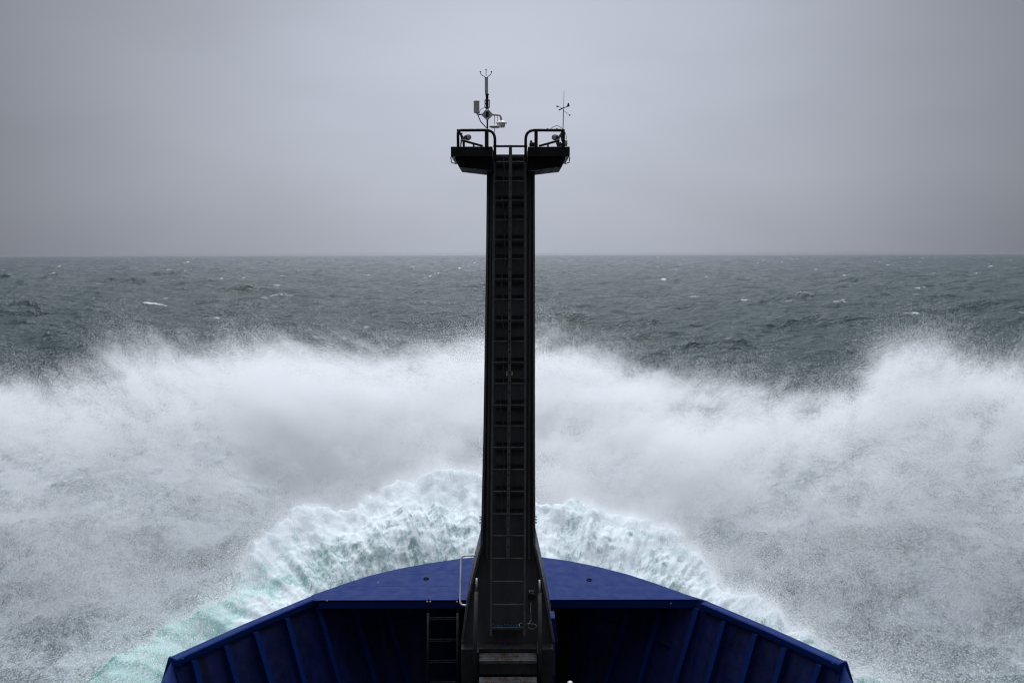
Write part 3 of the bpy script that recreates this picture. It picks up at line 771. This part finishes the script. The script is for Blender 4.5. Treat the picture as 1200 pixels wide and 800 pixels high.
# mast foot frame
yf = ym(760, 0.02)
mb = MB(); a = at(540.5, 760, yf); b = at(556.5, 830, yf); mb.box((a.x, yf, b.z), (b.x, yf + .3, a.z)); mb.build('foot_post', M['charcoal_shade'], mast, bevel=.006)
mb = MB(); a = at(634, 760, yf); b = at(648.3, 830, yf); mb.box((a.x, yf, b.z), (b.x, yf + .3, a.z)); mb.build('foot_post', M['charcoal_shade'], mast, bevel=.006)
mb = MB(); a = at(556.7, 760, yf); b = at(633.8, 764.5, yf); mb.box((a.x, yf + .01, b.z), (b.x, yf + .2, a.z)); mb.build('foot_beam', M['charcoal_shade'], mast, bevel=.004)
# slotted blue pads at the ladder foot
px = 576.0
while px < 610:
    wd = random.choice((1.2, 1.8, 2.6, 1.0)); h = random.uniform(2.2, 4.6)
    a = mp_(px, 735 - h, -0.09); b = mp_(px + wd, 735, -0.09)
    mb = MB(); mb.box((a.x, a.y - .02, b.z), (b.x, a.y + .02, a.z)); mb.build('blue_pad', M['cyan'] if px < 607.5 else M['glass'], mast)
    px += wd + random.choice((0.5, .9, 1.4))
mb = MB(); a = mp_(575, 736, -0.06); b = mp_(612, 737.4, -0.06); mb.box((a.x, a.y - .03, b.z), (b.x, a.y + .05, a.z)); mb.build('pad_shelf', M['charcoal_shade'], mast)

# ------------------------------------------------------------------ steps at the mast foot
yt = yf - 0.35
st = empty('access_steps', at(595, 815, yt), 'rusty perforated metal steps between black handrails at the mast foot', 'steps')
def tread(py0, py1, py2, yy):
    a = at(561.2, py0, yy + .28); b = at(629.2, py1, yy); 
    zt = b.z
    mb = MB(); x0, x1 = at(561.2, py1, yy).x, b.x
    lipz = at(600, py2, yy).z
    y2 = None
    p = at(561.2, py0, yy); d = ray(561.2, py0); t = (zt - ZC) / d.z; yfar = d.y * t
    mb.box((x0, yy, zt - .012), (x1, yfar, zt)); mb.box((x0, yy - .012, lipz), (x1, yy - .001, zt + .003))
    o = mb.build('tread', M['galv'], st, bevel=.003)
    mb = MB(); nx = 30
    for j in range(3):
        mb = MB()
        for i in range(nx):
            x = x0 + (x1 - x0) * (i + .5) / nx; y = yy + (yfar - yy) * (j + .6) / 3.2
            mb.lathe((x, y, zt + .0005), [(0.0072, 0), (0.0060, 0.005), (0.003, 0.005)], 6)
        mb.build('grip_studs', M['galv'], o)
tread(764.8, 773.3, 776.8, yt); tread(792.5, 798.5, 803, yt - .22)
for top, bot in (((558.6, 677), (555.4, 815)), ((632.2, 679), (633.4, 815))):
    A_ = at(top[0], top[1], yt + .1); B_ = at(bot[0], bot[1], yt - .15); m_ = A_.lerp(B_, .115)
    mb = MB(); mb.tube([m_, B_], .026, 10); o = mb.build('handrail', M['charcoal_shade'], st, smooth_=True)
    mb = MB(); mb.tube([A_, m_], .013, 10); mb.build('rail_end', M['steel'], o, smooth_=True)
for x0_, x1_ in ((558.3, 561), (629.5, 632)):
    mb = MB(); a = at(x0_, 764, yt); b = at(x1_, 815, yt); mb.box((a.x, yt, b.z), (b.x, yt + .3, a.z))
    mb.build('side_plate', M['black2'], st)

# ------------------------------------------------------------------ ladder to the whaleback, left of the mast
yl = aft_y - 0.12
dl = empty('deck_ladder', at(518, 815, yl), 'short black ladder hanging from the whaleback edge left of the mast', 'ladder')
for px in (501.6, 536.2):
    mb = MB(); mb.tube([at(px, 718, yl), at(px + (518 - px) * .01, 825, yl)], .020, 8); o = mb.build('stile', M['charcoal_shade'], dl, smooth_=True)
    mb = MB(); mb.tube([at(px + .8, 701, yl + .07), at(px + .3, 719, yl)], .007, 6); mb.build('hanger_rod', M['black2'], o)
    for k_ in (-1.6, 1.9):
        p = at(px + .8 + k_, 704.4, yl + .07); mb = MB(); mb.lathe(p, [(0.012, 0), (0.012, .02), (0.005, .024)], 8, axis=(0, -1, 0)); mb.build('bolt', M['steel'], o)
for py in (723.5, 748.5, 773.5, 798.5):
    for q in (0, 2.3):
        a = at(502.5, py + q, yl); b = at(535.5, py + q - .3, yl); mb = MB(); mb.tube([a, b], .006, 6); mb.build('rung', M['charcoal_shade'], dl)

# grab rail
yg = 11.75
g = [at(561, 650.6, yg + .2), at(540.6, 650.6, yg + .2), at(539.2, 708.6, yg - .05), at(548.8, 708.8, yg - .05)]
mb = MB(); mb.tube(bend(g, .06), .0135, 10)
tag(mb.build('grab_rail', M['pale'], None, smooth_=True), 'pale steel grab rail hoop on the left side of the mast', 'grab rail')

# lamp with cable on the mast foot
lp = mp_(623.3, 697, -0.1)
la = empty('work_lamp', lp, 'small round black lamp with pale bracket on the mast foot', 'lamp')
mb = MB(); a = mp_(620, 694.3, 0.0); b = mp_(626, 696.4, 0.0); mb.box((a.x, a.y, b.z), (b.x, a.y + .1, a.z)); mb.build('bracket', M['steel'], la, bevel=.003)
mb = MB(); p = mp_(623.3, 700, 0.05); mb.lathe(p + Vector((0, .14, 0)), [(0.035, 0), (0.05, .03), (0.055, .1), (0.045, .12)], 18, axis=(0, -1, 0)); mb.build('housing', M['black2'], la)
pts = [(622, 705), (621.8, 716), (622.2, 726), (619.5, 731), (619.0, 734.5), (622, 736.6), (626, 736.2), (629.3, 733.3), (627, 730.8), (621, 730.2), (616, 730.4)]
mb = MB(); mb.tube([mp_(x_, y_, 0.02 + .03 * (i % 2)) for i, (x_, y_) in enumerate(pts)], .0042, 6)
mb.build('lamp_cable', M['cable'], la)
mb = MB(); mb.tube([mp_(x_, y_, .02) for x_, y_ in ((608.3, 731), (609.5, 729.6), (612.5, 729.4))], .004, 6); mb.build('cable_end', M['cable'], la)

# pale dome at the bottom edge, right of the steps
p = at(668, 801, 10.6); mb = MB(); mb.lathe(p + Vector((0, 0, -.1)), [(0.03, 0), (0.03, .07), (0.045, .08), (0.045, .1), (0.03, .13), (0.008, .14)], 18)
tag(mb.build('deck_fitting', M['white'], None, smooth_=True), 'cream round capped fitting at the deck right of the mast steps', 'deck fitting')

# ------------------------------------------------------------------ instruments on the platforms
YI = 12.3
def T(px, py, y=YI): return at(px, py, y)
K = (T(601, 150) - T(600, 150)).length      # metres to a pixel at that distance
ws = empty('ultrasonic_anemometer', T(571, 172), 'slim upright wind sensor with three prongs on the left platform pole', 'anemometer')
mb = MB(); mb.tube([T(571, 173), T(571.2, 152), T(571, 128)], 1.0 * K, 10); mb.build('pole', M['black2'], ws, smooth_=True)
mb = MB(); mb.tube([T(569.2, 173), T(569.2, 153.5)], 1.2 * K, 8); mb.build('pole_stay', M['black2'], ws)
mb = MB(); mb.tube([T(571, 128), T(570.7, 110.5)], 1.7 * K, 12); mb.build('sleeve', M['black2'], ws)
for yy in (111, 117.5, 126.5):
    mb = MB(); mb.lathe(T(570.8, yy), [(2.1 * K, -.8 * K), (2.3 * K, 0), (2.1 * K, .8 * K)], 12); mb.build('collar', M['charcoal'], ws)
mb = MB()
for sx in (-2.6, 2.6): mb.tube([T(570.9 + sx, 117), T(570.9 + sx, 126.5)], .55 * K, 6)
mb.build('clamp_rod', M['steel'], ws)
mb = MB(); mb.lathe(T(570.1, 109.6), [(1.9 * K, 0), (1.95 * K, 2 * K), (1.9 * K, 17 * K), (2.1 * K, 17.2 * K), (2.1 * K, 18.2 * K), (1.3 * K, 18.6 * K)], 16); mb.build('sensor_body', M['grey'], ws, smooth_=False)
c0 = T(569.6, 91.2)
for ex, dy_, dd in ((-6.6, 6.8, 0.0), (6.2, 6.8, 0.0), (0, 9.2, 0.1)):
    e = T(569.6 + ex, 91.2 - dy_, YI + dd); mid = T(569.6 + ex * .95, 91.2 - dy_ * .55, YI + dd * .8)
    mb = MB(); mb.tube(bend([c0, mid, e], .03), .38 * K, 6); pr = mb.build('prong', M['charcoal'], ws)
    mb = MB(); mb.lathe(e + Vector((0, 0, -.5 * K)), [(.5 * K, 0), (1.0 * K, .4 * K), (.9 * K, 1.3 * K), (.3 * K, 1.6 * K)], 8); mb.build('transducer', M['grey'], pr)
mb = MB(); c_ = T(571, 134.4, YI - .03)
mb.prism([c_ + Vector(v) * K for v in ((-7.2, 0, 0), (-1, 0, -6.2), (1, 0, -6.2), (7.2, 0, 0), (1.2, 0, 6.4), (-1.2, 0, 6.4))], (0, .02, 0))
dp = mb.build('mounting_plate', M['grey'], ws, bevel=.004)
mb = MB(); mb.box(tuple(c_ + Vector((-1.6 * K, -.02, -3.0 * K))), tuple(c_ + Vector((1.6 * K, -.004, 3.2 * K)))); mb.build('clamp', M['black2'], dp)
for dz_ in (-4.4, 4.4):
    mb = MB(); mb.lathe(c_ + Vector((0, 0, dz_ * K)), [(1.2 * K, 0), (1.2 * K, .012), (.5 * K, .016)], 8, axis=(0, -1, 0)); mb.build('bolt', M['white'], dp)
rg = empty('rain_gauge', T(558.5, 133), 'grey upright rain gauge cylinder with yellow rim left of the wind sensor', 'rain gauge')
mb = MB(); mb.lathe(T(558.5, 132.6), [(3.0 * K, 0), (3.4 * K, .6 * K), (3.4 * K, 13 * K)], 20); mb.build('barrel', M['grey'], rg, smooth_=False)
mb = MB(); mb.lathe(T(558.5, 119.55), [(3.55 * K, 0), (3.6 * K, .9 * K), (3.0 * K, 1.1 * K), (2.8 * K, .4 * K)], 20); mb.build('rim', M['yellow'], rg)
mb = MB(); mb.tube([T(558.5, 133.2), T(561, 134.4), T(565, 134)], 1.0 * K, 8); mb.build('arm', M['grey'], rg)
mb = MB(); mb.tube([T(560, 135), T(563.5, 143), T(570, 150)], .6 * K, 6); mb.build('brace', M['charcoal'], rg)
mb = MB(); mb.tube(bend([T(561.5, 134.5), T(563, 128), T(567.5, 127), T(569.5, 120)], .03), .3 * K, 6); mb.build('wire', M['cable'], rg)
rs = empty('radiation_shield', T(587, 149.5), 'white dome shaped sensor with brim hanging right of the wind sensor', 'weather sensor')
mb = MB(); mb.tube(bend([T(577.5, 134.6), T(586.6, 135.3), T(587.4, 141.2)], .03), 1.15 * K, 8); mb.build('arm', M['grey'], rs, smooth_=True)
mb = MB(); mb.lathe(T(587.6, 149.4), [(3.6 * K, 0), (4.3 * K, .7 * K), (4.4 * K, 4.3 * K), (6.6 * K, 4.6 * K), (6.4 * K, 5.4 * K), (4 * K, 7 * K), (1.3 * K, 7.9 * K)], 24); mb.build('dome', M['white'], rs, smooth_=False)
mb = MB(); mb.lathe(T(580.0, 150.0, YI - .06), [(4.6 * K, 0), (7.0 * K, 1.0 * K), (6.8 * K, 1.8 * K), (4.0 * K, 2.7 * K), (1 * K, 3.1 * K)], 24); mb.build('disc', M['white'], rs, smooth_=False)
mb = MB(); mb.tube([T(579.6, 136), T(579.6, 155.5)], .38 * K, 6); mb.tube([T(583, 136), T(583, 149)], .3 * K, 6); mb.build('hanger', M['grey'], rs)

wv = empty('wind_vane', T(660, 152), 'thin wind vane with tail fin and cups on the right platform', 'wind vane')
mb = MB(); mb.tube([T(659.8, 154), T(660.3, 128)], .55 * K, 8); mb.tube([T(660.3, 128), T(661, 107)], .25 * K, 6); mb.build('pole', M['grey'], wv)
mb = MB(); mb.tube([T(654.8, 129.2), T(660, 126.6), T(666.5, 124.6)], .75 * K, 8, r2=.5 * K); mb.build('vane_arm', M['charcoal'], wv)
mb = MB(); mb.prism([T(663.8, 125.8), T(667.6, 124.8), T(666.8, 120.4), T(665.6, 121)], (0, .012, 0)); mb.build('tail_fin', M['charcoal'], wv)
mb = MB(); mb.tube([T(661, 130), T(667.5, 135.2)], .28 * K, 6); mb.tube([T(660, 128), T(654, 124.6)], .28 * K, 6); mb.build('cup_arm', M['grey'], wv)
mb = MB(); mb.lathe(T(653.2, 125.8), [(.5 * K, 0), (1.3 * K, .5 * K), (1.2 * K, 1.6 * K), (.5 * K, 2 * K)], 10); mb.build('cup', M['red'], wv)
mb = MB(); mb.lathe(T(667.6, 136), [(.4 * K, 0), (1.0 * K, .5 * K), (.9 * K, 1.3 * K), (.4 * K, 1.6 * K)], 10); mb.build('cup', M['charcoal'], wv)

for px, s, lab in ((544.2, -1, 'round black floodlight inside the left platform rail'), (654.6, 1, 'round black floodlight inside the right platform rail')):
    fl_ = empty('floodlight', T(px, 171.5, 12.2), lab, 'floodlight', 'floodlights on the mast platforms')
    mb = MB(); mb.lathe(T(px, 160, 12.15) + Vector((0, .12, 0)), [(2.0 * K, 0), (3.0 * K, .05), (3.5 * K, .12), (3.2 * K, .14)], 18, axis=(s * -.5, -1, -.1)); mb.build('housing', M['charcoal'], fl_)
    mb = MB(); mb.lathe(T(px, 160, 12.15) + Vector((s * -.068, -.016, -.014)), [(2.7 * K, 0), (2.5 * K, .008)], 18, axis=(s * -.5, -1, -.1)); mb.build('lens', M['grey'], fl_)
    mb = MB(); mb.tube([T(px + s * 3, 156, 12.2), T(px + s * 3.5, 163, 12.2), T(px + s * 4.5, 173, 12.2)], .8 * K, 6); mb.build('yoke', M['black2'], fl_)
    mb = MB(); mb.tube(bend([T(px + s * 2, 156.5, 12.12), T(px + s * 5, 159, 12.1), T(px + s * 2.5, 166, 12.12), T(px + s * 4.5, 172, 12.1)], .04), .28 * K, 6); mb.build('wire', M['cable'], fl_)
hb = empty('horn_speaker', T(656, 172), 'pale bell shaped horn on the right platform beneath the floodlight', 'horn')
mb = MB(); mb.lathe(T(657.2, 165.2, 12.1), [(1.0 * K, 0), (2.0 * K, 1.5 * K), (4.2 * K, 5.2 * K), (3.8 * K, 5.4 * K)], 18, axis=(-.35, -.5, -.75)); mb.build('bell', M['glass'], hb)
mb = MB(); mb.tube([T(657.6, 165, 12.1), T(658.8, 172, 12.15)], .7 * K, 6); mb.build('stand', M['black2'], hb)
jb = empty('junction_box', T(663.4, 171.5), 'small white ribbed box outside the right platform rail', 'junction box')
mb = MB(); a = T(662, 164.2, 12.0); b = T(664.8, 170.8, 12.0); mb.box((a.x, 12.0, b.z), (b.x, 12.08, a.z)); mb.build('case', M['white'], jb, bevel=.006)
mb = MB()
for yy in (165.6, 168.6):
    p = T(663.4, yy, 11.99); mb.box((p.x - 1.7 * K, p.y - .01, p.z - .3 * K), (p.x + 1.7 * K, p.y + .1, p.z + .3 * K))
mb.build('rib', M['grey'], jb)
pts = [(645, 151.5), (648, 149), (652, 147.4), (656, 148.4), (659.5, 151.5), (662.6, 156), (663.6, 160), (663.5, 164)]
mb = MB(); mb.tube([T(x_, y_, 11.9) for x_, y_ in pts], .35 * K, 6)
tag(mb.build('rail_cable', M['rubber']), 'thin dark cable arching over the right platform rail', 'cable')
for xx in (641.6, 652.5):
    p = T(xx, 152.3, 11.93); mb = MB(); mb.lathe(p + Vector((-.012, 0, 0)), [(2.0 * K, 0), (2.0 * K, .024)], 12, axis=(1, 0, 0))
    o = mb.build('cable_clip', M['charcoal']); tag(o, 'small clip on the right platform top rail, ' + ('nearer the ladder' if xx < 645 else 'nearer the wind vane pole'), 'clip', 'clips on the right platform rail')
cb = empty('fitting_box', T(622.4, 171), 'small black knobbed box beside the ladder at the right platform', 'fitting')
mb = MB(); a = T(620.5, 166.8, 12.1); b = T(629.5, 172, 12.1); mb.box((a.x, 12.1, b.z), (b.x, 12.25, a.z)); mb.build('box', M['black2'], cb, bevel=.01)
mb = MB(); mb.lathe(T(622.4, 167.3, 12.15), [(1.0 * K, 0), (1.5 * K, .9 * K), (1.3 * K, 2.2 * K), (.6 * K, 2.7 * K)], 10); mb.build('knob', M['black2'], cb)

# ------------------------------------------------------------------ sea haze
m = bpy.data.materials.new('haze'); m.use_nodes = True; t = m.node_tree; t.nodes.clear()
o_ = N(t, 'ShaderNodeOutputMaterial'); v_ = N(t, 'ShaderNodeVolumePrincipled')
v_.inputs['Color'].default_value = (0.43, 0.485, 0.53, 1); v_.inputs['Density'].default_value = 0.5 / 22000
t.links.new(v_.outputs[0], o_.inputs['Volume'])
mb = MB(); mb.box((-11000, -200, -16), (11000, 12500, 16)); hz = mb.build('haze', m)
tag(hz, 'pale sea mist fading the water near the horizon', 'haze', kind='stuff')
